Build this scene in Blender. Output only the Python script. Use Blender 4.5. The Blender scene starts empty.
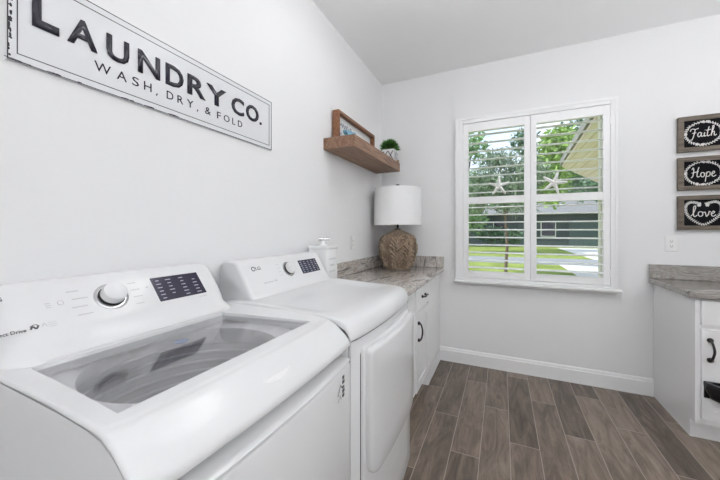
import bpy, bmesh, math, random
from mathutils import Vector, Matrix
random.seed(7)
PI = math.pi
S = bpy.context.scene
COL = S.collection
ORG = {}

# ------------------------------------------------------------------ materials
def mat(name, base=(.8, .8, .8), rough=.5, metal=0, spec=.5, coat=0):
    m = bpy.data.materials.new(name); m.use_nodes = True
    b = m.node_tree.nodes['Principled BSDF']
    b.inputs['Base Color'].default_value = (*base, 1)
    b.inputs['Roughness'].default_value = rough
    b.inputs['Metallic'].default_value = metal
    b.inputs['Specular IOR Level'].default_value = spec
    b.inputs['Coat Weight'].default_value = coat
    b.inputs['Coat Roughness'].default_value = .015
    return m
def N(m, kind, **kw):
    n = m.node_tree.nodes.new('ShaderNode' + kind)
    for k, v in kw.items():
        if k in n.inputs: n.inputs[k].default_value = v
        else: setattr(n, k, v)
    return n
def L(m, a, b): m.node_tree.links.new(a, b)
def bsdf(m): return m.node_tree.nodes['Principled BSDF']
def math_(m, op, a, b=None, c=None):
    n = N(m, 'Math', operation=op)
    for i, v in enumerate((a, b, c)):
        if v is None: continue
        if isinstance(v, (int, float)): n.inputs[i].default_value = v
        else: L(m, v, n.inputs[i])
    return n.outputs[0]
def ramp(m, fac, stops):
    r = N(m, 'ValToRGB'); e = r.color_ramp.elements
    e[0].position, e[0].color = stops[0][0], (*stops[0][1], 1)
    e[1].position, e[1].color = stops[-1][0], (*stops[-1][1], 1)
    for p, c in stops[1:-1]:
        x = e.new(p); x.color = (*c, 1)
    L(m, fac, r.inputs[0]); return r.outputs[0]
def coords(m, scale=(1, 1, 1), rot=(0, 0, 0), src='Object'):
    t = N(m, 'TexCoord'); mp = N(m, 'Mapping')
    mp.inputs['Scale'].default_value = scale; mp.inputs['Rotation'].default_value = rot
    L(m, t.outputs[src], mp.inputs['Vector']); return mp.outputs[0]
def noise(m, vec, scale, detail=4, rough=.55, dist=0):
    n = N(m, 'TexNoise', Scale=scale, Detail=detail, Roughness=rough, Distortion=dist)
    L(m, vec, n.inputs['Vector']); return n.outputs['Fac']
def bump(m, h, strength, dist=.01):
    b = N(m, 'Bump'); b.inputs['Strength'].default_value = strength; b.inputs['Distance'].default_value = dist
    L(m, h, b.inputs['Height']); L(m, b.outputs[0], bsdf(m).inputs['Normal'])

def wall_mat(name, c):
    m = mat(name, c, .85, spec=.2)
    bump(m, noise(m, coords(m), 60, 3), .08, .004); return m
M = {}
M['wall'] = wall_mat('wall_paint', (.815, .818, .825))
M['ceiling'] = wall_mat('ceiling_paint', (.90, .902, .905))
M['trim'] = mat('trim_paint', (.86, .865, .87), .35)
M['cabinet'] = mat('cabinet_paint', (.85, .855, .86), .38)
M['enamel'] = mat('white_enamel', (.70, .705, .712), .5, spec=.15, coat=.7)
M['plastic'] = mat('white_plastic', (.72, .725, .732), .5, spec=.15, coat=.6)
M['seam'] = mat('dark_seam', (.05, .05, .055), .6)
M['black'] = mat('black_metal', (.012, .012, .013), .32)
M['black_gloss'] = mat('black_plastic', (.012, .012, .014), .18)
M['letter'] = mat('black_print', (.02, .019, .032), .05)
M['thin_print'] = mat('grey_print', (.52, .52, .53), .5)
M['dark_print'] = mat('charcoal_print', (.07, .07, .075), .5)
M['display'] = mat('display_glass', (.035, .033, .06), .12)
M['display_text'] = mat('display_print', (.42, .42, .50), .4)
M['chrome'] = mat('satin_chrome', (.62, .62, .63), .2, 1)
M['steel'] = mat('drum_steel', (.56, .56, .57), .45, .2)
M['tubring'] = mat('tub_plastic', (.84, .84, .85), .4)
M['ivory'] = mat('cream_vinyl', (.82, .80, .72), .45)
M['white_ceramic'] = mat('white_ceramic', (.84, .845, .85), .25)
M['blue'] = mat('blue_glaze', (.20, .43, .58), .25)
M['disc_blue'] = mat('flat_blue', (.03, .13, .42), .35)
M['chalk'] = mat('chalk_paint', (.72, .72, .70), .8)
M['board'] = mat('black_board', (.010, .010, .012), .9, spec=.1)
M['starfish'] = mat('bleached_starfish', (.88, .88, .86), .8)
M['sheet'] = mat('sign_enamel', (.72, .73, .75), .30)
M['frame_board'] = mat('pale_board', (.68, .70, .70), .7)
M['navy_print'] = mat('navy_print', (.07, .12, .2), .6)
M['plate'] = mat('outlet_plastic', (.85, .85, .85), .3)

# distressed sign edge: dark chips on white enamel
m = M['sign_edge'] = mat('chipped_edge', (.7, .71, .73), .35)
L(m, ramp(m, noise(m, coords(m, (20, 20, 20)), 3, 5), [(.50, (.7, .71, .73)), (.56, (.02, .02, .03))]), bsdf(m).inputs['Base Color'])

def wood(name, cols, axis='Y', scale=1, rough=.5):
    m = mat(name, cols[0], rough)
    sc = {'X': (1.5, 22, 22), 'Y': (22, 1.5, 22), 'Z': (22, 22, 1.5)}[axis]
    v = coords(m, tuple(s * scale for s in sc))
    f = noise(m, v, 2.2, 6, .6, 1.2)
    L(m, ramp(m, f, [(.3, cols[0]), (.5, cols[1]), (.72, cols[2])]), bsdf(m).inputs['Base Color'])
    bump(m, f, .25, .004); return m
M['shelfwood'] = wood('shelf_wood', [(.13, .062, .033), (.25, .142, .088), (.34, .22, .148)], 'Y')
M['framewood'] = wood('warm_frame_wood', [(.13, .048, .018), (.24, .10, .045), (.33, .16, .085)], 'Y')
M['greywood'] = wood('weathered_frame_wood', [(.085, .066, .048), (.15, .12, .09), (.23, .19, .15)], 'X')
M['lampwood'] = wood('carved_wood', [(.14, .09, .058), (.30, .22, .155), (.50, .40, .31)], 'Z', 1.6, .65)
M['blockwood'] = wood('tan_wood', [(.34, .22, .12), (.42, .29, .17), (.5, .36, .22)], 'Z')

# floor: wood-look plank tile with grout
def floor_mat():
    m = mat('plank_tile', (.2, .15, .12), .36)
    t = N(m, 'TexCoord'); s = N(m, 'SeparateXYZ'); L(m, t.outputs['Object'], s.inputs[0])
    w, ln = .1562, .92
    u = math_(m, 'DIVIDE', math_(m, 'SUBTRACT', s.outputs['X'], .737 - w * 40), w)
    i = math_(m, 'FLOOR', u); fu = math_(m, 'FRACT', u)
    off = math_(m, 'FRACT', math_(m, 'MULTIPLY', i, .381))
    v = math_(m, 'ADD', math_(m, 'DIVIDE', math_(m, 'ADD', s.outputs['Y'], 20.0), ln), off)
    j = math_(m, 'FLOOR', v); fv = math_(m, 'FRACT', v)
    cb = N(m, 'CombineXYZ'); L(m, i, cb.inputs[0]); L(m, j, cb.inputs[1])
    wn = N(m, 'TexWhiteNoise', noise_dimensions='3D'); L(m, cb.outputs[0], wn.inputs['Vector'])
    # grain, shifted per plank
    sh = N(m, 'VectorMath', operation='MULTIPLY_ADD'); L(m, wn.outputs['Color'], sh.inputs[0]); sh.inputs[1].default_value = (9, 9, 9)
    mp = N(m, 'Mapping'); mp.inputs['Scale'].default_value = (9, 1.6, 1); L(m, t.outputs['Object'], mp.inputs[0]); L(m, mp.outputs[0], sh.inputs[2])
    g1 = noise(m, sh.outputs[0], 1.7, 8, .66, 1.4)
    mp2 = N(m, 'Mapping'); mp2.inputs['Scale'].default_value = (60, 3, 1); L(m, t.outputs['Object'], mp2.inputs[0])
    g2 = noise(m, mp2.outputs[0], 1.5, 3, .5, .5)
    f = math_(m, 'ADD', math_(m, 'MULTIPLY', g1, .75), math_(m, 'ADD', math_(m, 'MULTIPLY', g2, .16), math_(m, 'MULTIPLY', wn.outputs['Value'], .20)))
    col = ramp(m, f, [(.30, (.052, .037, .027)), (.48, (.120, .091, .070)), (.64, (.220, .174, .138)), (.82, (.34, .28, .23))])
    gx = math_(m, 'LESS_THAN', math_(m, 'ABSOLUTE', math_(m, 'SUBTRACT', fu, .5)), .4885)
    gy = math_(m, 'LESS_THAN', math_(m, 'ABSOLUTE', math_(m, 'SUBTRACT', fv, .5)), .498)
    tile = math_(m, 'MULTIPLY', gx, gy)
    mx = N(m, 'Mix', data_type='RGBA'); L(m, tile, mx.inputs[0]); mx.inputs[6].default_value = (.40, .35, .31, 1); L(m, col, mx.inputs[7])
    L(m, mx.outputs[2], bsdf(m).inputs['Base Color'])
    h = math_(m, 'ADD', math_(m, 'MULTIPLY', tile, .8), math_(m, 'MULTIPLY', g1, .12)); bump(m, h, .35, .003)
    return m
M['floor'] = floor_mat()

def stone(name, ax, dk=1.0):
    m = mat(name, (.5, .45, .4), .16, coat=.3)
    v = coords(m, (4.6, 1.0, 4.6) if ax == 'Y' else ((1.2, 5, 9) if ax == 'X' else (9, 9, 1.2)), (0, 0, .25 if ax != 'Z' else 0))
    a = noise(m, v, 1.5, 7, .62, 2.2); b = noise(m, coords(m), 2.1, 4, .6, .6)
    f = math_(m, 'ADD', math_(m, 'MULTIPLY', a, .78), math_(m, 'MULTIPLY', b, .22))
    L(m, ramp(m, f, [(.33, (.10, .09, .085)), (.41, (.26, .235, .22)), (.465, (.60, .58, .56)), (.50, (.36, .29, .235)), (.54, (.66, .645, .63)), (.585, (.27, .24, .22)), (.63, (.55, .53, .51)), (.72, (.13, .12, .115))] if ax != 'X' else [(.33, (.09, .085, .08)), (.41, (.20, .185, .17)), (.465, (.42, .40, .38)), (.50, (.25, .22, .195)), (.54, (.44, .42, .40)), (.585, (.20, .185, .17)), (.63, (.36, .345, .33)), (.72, (.11, .105, .10))]), bsdf(m).inputs['Base Color'])
    return m
M['stone'] = stone('streaked_stone', 'Y'); M['stone_v'] = stone('streaked_stone_upright', 'Z'); M['stone_x'] = stone('grey_streaked_stone', 'X')

def glass_mat(name, tint, refl_ior=1.5, rough=0.0):
    m = bpy.data.materials.new(name); m.use_nodes = True; nt = m.node_tree; nt.nodes.clear()
    o = nt.nodes.new('ShaderNodeOutputMaterial'); mx = nt.nodes.new('ShaderNodeMixShader')
    tr = nt.nodes.new('ShaderNodeBsdfTransparent'); tr.inputs[0].default_value = (*tint, 1)
    gl = nt.nodes.new('ShaderNodeBsdfGlossy'); gl.inputs['Roughness'].default_value = rough
    fr = nt.nodes.new('ShaderNodeFresnel'); ge = nt.nodes.new('ShaderNodeNewGeometry')
    io = nt.nodes.new('ShaderNodeMix'); io.inputs[2].default_value = refl_ior; io.inputs[3].default_value = 1 / refl_ior   # same reflectance from either side of the sheet
    nt.links.new(ge.outputs['Backfacing'], io.inputs[0]); nt.links.new(io.outputs[0], fr.inputs[0])
    nt.links.new(fr.outputs[0], mx.inputs[0]); nt.links.new(tr.outputs[0], mx.inputs[1]); nt.links.new(gl.outputs[0], mx.inputs[2]); nt.links.new(mx.outputs[0], o.inputs[0])
    return m
M['pane'] = glass_mat('window_glass', (.96, .97, .97), 1.3)
M['lidglass'] = glass_mat('tinted_lid_glass', (.92, .92, .93), 1.8)

def shade_mat():
    m = mat('linen_shade', (.86, .865, .87), .9, spec=.1)
    v = coords(m, (300, 300, 300)); bump(m, noise(m, v, 1, 2), .15, .002); return m
M['shade'] = shade_mat()

def leafmat(name, a, b, c):
    m = mat(name, a, .55)
    v = coords(m); L(m, ramp(m, noise(m, v, 9, 3), [(.3, a), (.5, b), (.7, c)]), bsdf(m).inputs['Base Color'])
    bsdf(m).inputs['Subsurface Weight'].default_value = 0
    return m
M['bush'] = leafmat('bush_leaf', (.02, .075, .012), (.06, .19, .03), (.14, .34, .07))
M['leaf_dark'] = leafmat('dark_tree_leaf', (.04, .09, .05), (.10, .20, .11), (.22, .36, .20))
M['leaf_mid'] = leafmat('mid_tree_leaf', (.10, .20, .07), (.20, .36, .14), (.36, .52, .26))
M['leaf_light'] = leafmat('light_tree_leaf', (.14, .26, .05), (.28, .45, .10), (.45, .60, .20))
M['leaf_grey'] = leafmat('grey_green_leaf', (.07, .12, .07), (.17, .25, .15), (.38, .46, .32))
M['bark'] = wood('tree_bark', [(.09, .06, .045), (.16, .115, .085), (.23, .18, .14)], 'Z', .3, .9)
m = M['grass'] = mat('lawn_grass', (.35, .5, .08), .9, spec=.1)
L(m, ramp(m, noise(m, coords(m), 1.3, 8, .65), [(.3, (.17, .22, .05)), (.55, (.29, .36, .09)), (.75, (.39, .45, .15))]), bsdf(m).inputs['Base Color'])
M['asphalt'] = mat('asphalt', (.30, .31, .33), .9)
M['concrete'] = mat('concrete', (.72, .70, .66), .9)
M['teal'] = mat('teal_siding', (.07, .095, .105), .7)
M['teal_door'] = mat('pale_teal_paint', (.09, .13, .14), .6)
M['roofgrey'] = mat('grey_shingle', (.42, .42, .41), .9)
m = M['roofgrey']; L(m, ramp(m, noise(m, coords(m, (3, 3, 14)), 2, 4), [(.3, (.19, .19, .19)), (.7, (.27, .27, .265))]), bsdf(m).inputs['Base Color'])
m = M['soffit'] = mat('cream_soffit_boards', (.66, .58, .40), .7)
sx = N(m, 'SeparateXYZ'); tc = N(m, 'TexCoord'); L(m, tc.outputs['Object'], sx.inputs[0])
fr = math_(m, 'FRACT', math_(m, 'MULTIPLY', sx.outputs['X'], 5.0)); gap = math_(m, 'GREATER_THAN', fr, .12)
mx = N(m, 'Mix', data_type='RGBA'); L(m, gap, mx.inputs[0]); mx.inputs[6].default_value = (.60, .50, .42, 1)
L(m, ramp(m, noise(m, coords(m, (6, .6, 1)), 1.5, 3), [(.35, (.74, .60, .57)), (.65, (.86, .75, .76))]), mx.inputs[7]); L(m, mx.outputs[2], bsdf(m).inputs['Base Color'])
def emit(name, c, s):
    m = bpy.data.materials.new(name); m.use_nodes = True; b = bsdf(m)
    b.inputs['Base Color'].default_value = (.8, .8, .8, 1); b.inputs['Emission Color'].default_value = (*c, 1); b.inputs['Emission Strength'].default_value = s; return m
LAMP = 5.0
UPL = 56.0  # strength of the added fill uplights
M['fill_glow_soft'] = emit('soft_fill_emitter', (.985, .99, 1), 30.0)  # glow of the added round fill light
M['fill_glow'] = emit('fill_emitter', (.985, .99, 1), UPL)
M['diffuser'] = emit('lamp_diffuser', (.985, .99, 1), LAMP)

# ------------------------------------------------------------------ mesh helpers
def B(): return bmesh.new()
def box(bm, x0, x1, y0, y1, z0, z1, bev=0, seg=2):
    vs = [bm.verts.new((x, y, z)) for x in (x0, x1) for y in (y0, y1) for z in (z0, z1)]
    F = [(0, 1, 3, 2), (4, 6, 7, 5), (0, 4, 5, 1), (2, 3, 7, 6), (0, 2, 6, 4), (1, 5, 7, 3)]
    fs = [bm.faces.new([vs[i] for i in f]) for f in F]
    if bev:
        es = list({e for f in fs for e in f.edges})
        bmesh.ops.bevel(bm, geom=es, offset=bev, segments=seg, affect='EDGES', profile=.5)
    return bm
def prism(bm, poly, fn, a, b, bev=0, seg=2):
    """poly: 2D outline; fn(p,t)->xyz; extruded from t=a to t=b"""
    v0 = [bm.verts.new(fn(p, a)) for p in poly]; v1 = [bm.verts.new(fn(p, b)) for p in poly]
    fs = [bm.faces.new(v0), bm.faces.new(v1[::-1])]; n = len(poly)
    for i in range(n): fs.append(bm.faces.new((v0[i], v1[i], v1[(i + 1) % n], v0[(i + 1) % n])))
    if bev:
        es = list({e for f in fs[:2] for e in f.edges})
        bmesh.ops.bevel(bm, geom=es, offset=bev, segments=seg, affect='EDGES', profile=.5)
    return bm
def lathe(bm, c, prof, seg=32, axis=(0, 0, 1), disp=None):
    ax = Vector(axis).normalized(); u = ax.orthogonal().normalized(); w = ax.cross(u); c = Vector(c)
    rings = []
    for r, h in prof:
        if r < 1e-6: rings.append([bm.verts.new(c + ax * h)])
        else:
            rg = []
            for k in range(seg):
                a = 2 * PI * k / seg; rr = r + (disp(a, h) if disp else 0)
                rg.append(bm.verts.new(c + ax * h + (u * math.cos(a) + w * math.sin(a)) * rr))
            rings.append(rg)
    for A, Bq in zip(rings, rings[1:]):
        if len(A) == 1 and len(Bq) == 1: continue
        for k in range(seg):
            k2 = (k + 1) % seg
            if len(A) == 1: bm.faces.new((A[0], Bq[k], Bq[k2]))
            elif len(Bq) == 1: bm.faces.new((A[k], A[k2], Bq[0]))
            else: bm.faces.new((A[k], A[k2], Bq[k2], Bq[k]))
    return bm
def tube(bm, pts, rad, seg=8, cap=True):
    pts = [Vector(p) for p in pts]; n = len(pts); rings = []; prev = None
    for i, p in enumerate(pts):
        d = (pts[min(i + 1, n - 1)] - pts[max(i - 1, 0)]).normalized()
        u = d.orthogonal().normalized() if prev is None else (prev - d * prev.dot(d)).normalized()
        prev = u; w = d.cross(u); r = rad[i] if isinstance(rad, (list, tuple)) else rad
        rings.append([bm.verts.new(p + (u * math.cos(2 * PI * k / seg) + w * math.sin(2 * PI * k / seg)) * r) for k in range(seg)])
    for A, Bq in zip(rings, rings[1:]):
        for k in range(seg): bm.faces.new((A[k], A[(k + 1) % seg], Bq[(k + 1) % seg], Bq[k]))
    if cap: bm.faces.new(rings[0][::-1]); bm.faces.new(rings[-1])
    return bm
def ball(bm, c, r, sub=2, sc=(1, 1, 1)):
    bmesh.ops.create_icosphere(bm, subdivisions=sub, radius=r, matrix=Matrix.Translation(c) @ Matrix.Diagonal((*sc, 1)))
    return bm
def grid(bm, rows):
    V = [[bm.verts.new(p) for p in r] for r in rows]
    for a, b in zip(V, V[1:]):
        for i in range(len(a) - 1): bm.faces.new((a[i], a[i + 1], b[i + 1], b[i]))
    return V
def smooth_pts(pts, n=6):
    P = [Vector((*p, 0)) if len(p) == 2 else Vector(p) for p in pts]; out = []
    for i in range(len(P) - 1):
        p0, p1, p2, p3 = P[max(i - 1, 0)], P[i], P[i + 1], P[min(i + 2, len(P) - 1)]
        for k in range(n):
            t = k / n
            out.append(.5 * ((2 * p1) + (p2 - p0) * t + (2 * p0 - 5 * p1 + 4 * p2 - p3) * t * t + (3 * p1 - p0 - 3 * p2 + p3) * t ** 3))
    out.append(P[-1]); return out

def mesh_obj(name, bm, m, org, parent=None, smooth=False, angle=40):
    bmesh.ops.recalc_face_normals(bm, faces=bm.faces)
    bmesh.ops.translate(bm, verts=bm.verts, vec=-Vector(org))
    me = bpy.data.meshes.new(name); bm.to_mesh(me); bm.free()
    if smooth:
        for p in me.polygons: p.use_smooth = True
        me.set_sharp_from_angle(angle=math.radians(angle))
    for mm in (m if isinstance(m, list) else [m]): me.materials.append(mm)
    o = bpy.data.objects.new(name, me); COL.objects.link(o)
    if parent: o.parent = parent
    return o
def thing(name, label, cat, loc, group=None):
    o = bpy.data.objects.new(name, None); COL.objects.link(o); o.empty_display_size = .1
    o.location = loc; o['label'] = label; o['category'] = cat
    if group: o['group'] = group
    ORG[o] = Vector(loc); return o
def part(name, bm, m, parent, smooth=False, label=None, kind=None, angle=40):
    o = mesh_obj(name, bm, m, ORG[parent], parent, smooth, angle); ORG[o] = ORG[parent]
    if label: o['label'] = label
    if kind: o['kind'] = kind
    return o
def solo(name, bm, m, loc, label, cat, group=None, smooth=False, angle=40):
    o = mesh_obj(name, bm, m, loc, None, smooth, angle); o.location = loc; ORG[o] = Vector(loc)
    o['label'] = label; o['category'] = cat
    if group: o['group'] = group
    return o
def struct(name, bm, m, parent=None, smooth=False):
    o = mesh_obj(name, bm, m, (0, 0, 0), parent, smooth); o['kind'] = 'structure'; ORG[o] = Vector((0, 0, 0)); return o

class Plane:   # a 2D drawing plane in the world: origin, right, up
    def __init__(s, o, r, u): s.o = Vector(o); s.r = Vector(r).normalized(); s.u = Vector(u).normalized(); s.n = s.r.cross(s.u).normalized()
    def p(s, x, y, d=0): return s.o + s.r * x + s.u * y + s.n * d
def text_into(bm, txt, pl, x, y, w, h, d0=.0, ext=.001, bold=0, spacing=1.0, align='L'):
    """text fitted to a w x h rectangle whose lower left is (x,y); w None keeps proportions"""
    cu = bpy.data.curves.new('t', 'FONT'); cu.body = txt; cu.size = 1; cu.offset = bold; cu.space_character = spacing
    cu.resolution_u = 3
    o = bpy.data.objects.new('t', cu); COL.objects.link(o)
    dg = bpy.context.evaluated_depsgraph_get(); dg.update()
    me = bpy.data.meshes.new_from_object(o.evaluated_get(dg))
    bpy.data.objects.remove(o); bpy.data.curves.remove(cu)
    xs = [v.co.x for v in me.vertices]; ys = [v.co.y for v in me.vertices]
    x0, x1, y0, y1 = min(xs), max(xs), min(ys), max(ys)
    y0 = 0 if any(c in txt for c in ',gpqyj') else y0
    sy = h / (y1 - y0); sxx = (w / (x1 - x0)) if w else sy
    t = bmesh.new(); t.from_mesh(me); bpy.data.meshes.remove(me)
    for v in t.verts:
        v.co = pl.p(x + (v.co.x - x0) * sxx, y + (v.co.y - y0) * sy, d0)
    if ext:
        r = bmesh.ops.extrude_face_region(t, geom=list(t.faces))
        for v in [g for g in r['geom'] if isinstance(g, bmesh.types.BMVert)]: v.co += pl.n * ext
    tm = bpy.data.meshes.new('t'); t.to_mesh(tm); t.free(); bm.from_mesh(tm); bpy.data.meshes.remove(tm)
def rect(bm, pl, x0, x1, y0, y1, d0, d1):
    vs = [bm.verts.new(pl.p(x, y, d)) for d in (d0, d1) for x, y in ((x0, y0), (x1, y0), (x1, y1), (x0, y1))]
    for f in ((3, 2, 1, 0), (4, 5, 6, 7), (0, 1, 5, 4), (1, 2, 6, 5), (2, 3, 7, 6), (3, 0, 4, 7)): bm.faces.new([vs[i] for i in f])
def border(bm, pl, x0, x1, y0, y1, t, d0, d1):
    rect(bm, pl, x0, x1, y0, y0 + t, d0, d1); rect(bm, pl, x0, x1, y1 - t, y1, d0, d1)
    rect(bm, pl, x0, x0 + t, y0 + t, y1 - t, d0, d1); rect(bm, pl, x1 - t, x1, y0 + t, y1 - t, d0, d1)
def ribbon(bm, pl, pts, w, d=.0005, n=6):
    P = smooth_pts(pts, n); m_ = len(P); prev = None
    for i, p in enumerate(P):
        t = (P[min(i + 1, m_ - 1)] - P[max(i - 1, 0)]); t = t.normalized() if t.length > 1e-9 else Vector((1, 0, 0))
        nn = Vector((-t.y, t.x, 0)) * w / 2; a = p + nn; b = p - nn
        dd = d + i * 1.5e-5; cur = (bm.verts.new(pl.p(a.x, a.y, dd)), bm.verts.new(pl.p(b.x, b.y, dd)))
        if prev: bm.faces.new((prev[0], prev[1], cur[1], cur[0]))
        prev = cur
def leaf2d(bm, pl, x, y, ang, ln, wd, d=.0006):
    c, s = math.cos(ang), math.sin(ang)
    pts = [(0, 0), (ln * .45, wd / 2), (ln, 0), (ln * .45, -wd / 2)]
    bm.faces.new([bm.verts.new(pl.p(x + a * c - b * s, y + a * s + b * c, d)) for a, b in pts])

# ------------------------------------------------------------------ camera
cam = bpy.data.cameras.new('camera'); co = bpy.data.objects.new('camera', cam); COL.objects.link(co)
co.location = (1.1621, -3.0827, 1.27); co.rotation_euler = (PI / 2, 0, .43198387)
cam.sensor_width = 36; cam.lens = 307.434 / 720 * 36; cam.shift_y = -(240 - 230.34) / 720; cam.clip_start = .02; cam.clip_end = 300
S.camera = co

# ------------------------------------------------------------------ room
RX, RY, H = 3.6, -4.3, 2.823
WX0, WX1, WZ0, WZ1 = .832, 1.943, .83, 2.272      # window opening
bm = B(); box(bm, -.2, RX + .2, RY - .2, .2, -.14, 0); struct('floor', bm, M['floor'])
bm = B(); box(bm, -.2, RX + .2, RY - .2, .2, H, H + .2); struct('ceiling', bm, M['ceiling'])
bm = B(); box(bm, -.2, 0, RY - .2, .2, 0, H); struct('wall_left', bm, M['wall'])
bm = B(); box(bm, RX, RX + .2, RY - .2, .2, 0, H); struct('wall_right', bm, M['wall'])
bm = B(); box(bm, 0, RX, RY - .2, RY, 0, H); struct('wall_front', bm, M['wall'])
bm = B(); box(bm, 0, WX0, 0, .2, 0, H); box(bm, WX1, RX, 0, .2, 0, H); box(bm, WX0, WX1, 0, .2, 0, WZ0); box(bm, WX0, WX1, 0, .2, WZ1, H)
struct('wall_back', bm, M['wall'])
bm = B()
prism(bm, [(0, 0), (-.016, 0), (-.016, .105), (-.011, .112), (-.011, .120), (-.006, .130), (0, .132)], lambda p, t: (t, p[0], p[1]), .606, 2.2165)
struct('baseboard_back', bm, M['trim'])
bm = B()
prism(bm, [(0, 0), (-.016, 0), (-.016, .105), (-.011, .112), (-.011, .120), (-.006, .130), (0, .132)], lambda p, t: (RX + p[0], t, p[1]), RY, -.6)
struct('baseboard_right', bm, M['trim'])

# window: outer frame, stool, cream sash and pane
bm = B()
pl = Plane((0, 0, 0), (1, 0, 0), (0, 0, 1))     # normal is -y
cx0, cx1, cz0, cz1 = .770, 1.985, .808, 2.318
box(bm, cx0, WX0, -.046, 0, cz0, cz1, .004); box(bm, WX1, cx1, -.046, 0, cz0, cz1, .004)
box(bm, WX0, WX1, -.046, 0, WZ1, cz1, .004); box(bm, WX0, WX1, -.046, 0, cz0, WZ0, .004)
box(bm, cx0 - .006, WX0 - .03, -.052, -.046, cz0, cz1 + .006, .002); box(bm, WX1 + .03, cx1 + .006, -.052, -.046, cz0, cz1 + .006, .002)
box(bm, WX0 - .03, WX1 + .03, -.052, -.046, WZ1 + .03, cz1 + .006, .002)
win = struct('window_1', bm, M['trim'])
bm = B(); box(bm, cx0 - .012, cx1 + .024, -.085, 0, .786, .808, .005); box(bm, cx0, cx1, -.03, 0, .762, .786, .003)
struct('window_sill', bm, M['trim'], win)
bm = B()
fy0, fy1 = .10, .17
for a, b_, c, d in ((WX0, WX0 + .03, WZ0, WZ1), (WX1 - .03, WX1, WZ0, WZ1), (WX0 + .03, WX1 - .03, WZ0, WZ0 + .035), (WX0 + .03, WX1 - .03, WZ1 - .03, WZ1), (WX0 + .03, WX1 - .03, 1.53, 1.57), (1.365, 1.405, WZ0 + .035, 1.53), (1.365, 1.405, 1.57, WZ1 - .03)):
    box(bm, a, b_, fy0, fy1, c, d)
struct('window_frame', bm, M['ivory'], win)
bm = B(); box(bm, WX1 - .012, WX1 - .0005, .0, fy0, WZ0, WZ1); struct('window_jamb', bm, M['ivory'], win)
bm = B(); box(bm, WX0 + .02, WX1 - .02, .132, .136, WZ0 + .02, WZ1 - .02); struct('window_pane', bm, M['pane'], win)

# shutters
SY = -.027
def shutter(x0, label):
    wd = .5535; x1 = x0 + wd; z0, z1 = .834, 2.268; st = .046
    r = thing('plantation_shutter', label, 'shutter', (x0, SY, z0), 'louvered shutter panels in the window')
    f = B()
    box(f, x0, x0 + st, SY - .016, SY + .016, z0, z1, .003); box(f, x1 - st, x1, SY - .016, SY + .016, z0, z1, .003)
    box(f, x0 + st, x1 - st, SY - .015, SY + .015, z0, .893, .002); box(f, x0 + st, x1 - st, SY - .015, SY + .015, 2.192, z1, .002)
    box(f, x0 + st, x1 - st, SY - .015, SY + .015, 1.517, 1.580, .002)
    part('shutter_frame', f, M['trim'], r)
    for hz in (.93, 2.14): hb = B(); box(hb, x0 - .004 if label.startswith('left') else x1 - .004, x0 + .004 if label.startswith('left') else x1 + .004, SY - .02, SY - .014, hz - .03, hz + .03); part('hinge', hb, M['plate'], r)
    first = None
    zs = [.893 + (1.517 - .893) * (k + .5) / 9 for k in range(9)] + [1.580 + (2.192 - 1.580) * (k + .5) / 8 for k in range(8)]
    a = math.radians(4)
    for z in zs:
        if first is None:
            lb = B(); pr = []
            for k in range(16):
                t = 2 * PI * k / 16; yy, zz = .038 * math.cos(t), .0058 * math.sin(t)
                pr.append((yy * math.cos(a) - zz * math.sin(a), yy * math.sin(a) + zz * math.cos(a)))
            prism(lb, pr, lambda p, t: (t, SY + p[0], z + p[1]), x0 + st + .001, x1 - st - .001)
            first = part('louver', lb, M['trim'], r, True); zf = z
        else:
            c = first.copy(); COL.objects.link(c); c.parent = r; c.location = (0, 0, z - zf)
shutter(.8330, 'left white shutter panel of the window, slender tree trunk seen behind it')
shutter(1.3885, 'right white shutter panel of the window, cream roof edge seen behind it')

def starfish(cx, cz, R, rot, label):
    y0 = SY - .0385
    b = B(); n = 5; front = []; outline = []
    for k in range(10):
        a = PI / 2 + rot + k * PI / 5; r = R if k % 2 == 0 else R * .27
        if k % 2 == 0:
            for da, rr in ((-.09, .93), (0, 1.0), (.09, .93)): outline.append((r * rr * math.cos(a + da), r * rr * math.sin(a + da)))
        else: outline.append((r * math.cos(a), r * math.sin(a)))
    bk = [b.verts.new((cx + x, y0, cz + z)) for x, z in outline]
    md = [b.verts.new((cx + x * .98, y0 - .006, cz + z * .98)) for x, z in outline]
    ctr = b.verts.new((cx, y0 - .024, cz)); nn = len(outline)
    tips = []
    for k in range(5):
        a = PI / 2 + rot + 2 * k * PI / 5; tips.append(b.verts.new((cx + R * .8 * math.cos(a), y0 - .014, cz + R * .8 * math.sin(a))))
    b.faces.new(bk)
    for i in range(nn): b.faces.new((bk[i], md[i], md[(i + 1) % nn], bk[(i + 1) % nn]))
    for k in range(5):   # outline order per arm: tip-, tip, tip+, valley
        i = 4 * k; t = tips[k]; v0 = md[(i - 1) % nn]; v1 = md[i + 3]
        b.faces.new((t, md[i], md[i + 1])); b.faces.new((t, md[i + 1], md[i + 2]))
        b.faces.new((t, v0, md[i])); b.faces.new((t, md[i + 2], v1)); b.faces.new((ctr, v0, t)); b.faces.new((ctr, t, v1))
    solo('starfish', b, M['starfish'], (cx, y0, cz - R * .8), label, 'starfish', 'starfish on the shutters', True, 25)
starfish(1.140, 1.668, .092, 0, 'white starfish hanging on the left shutter panel above its middle rail')
starfish(1.560, 1.668, .098, -.30, 'white starfish hanging tilted on the right shutter panel')

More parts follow.
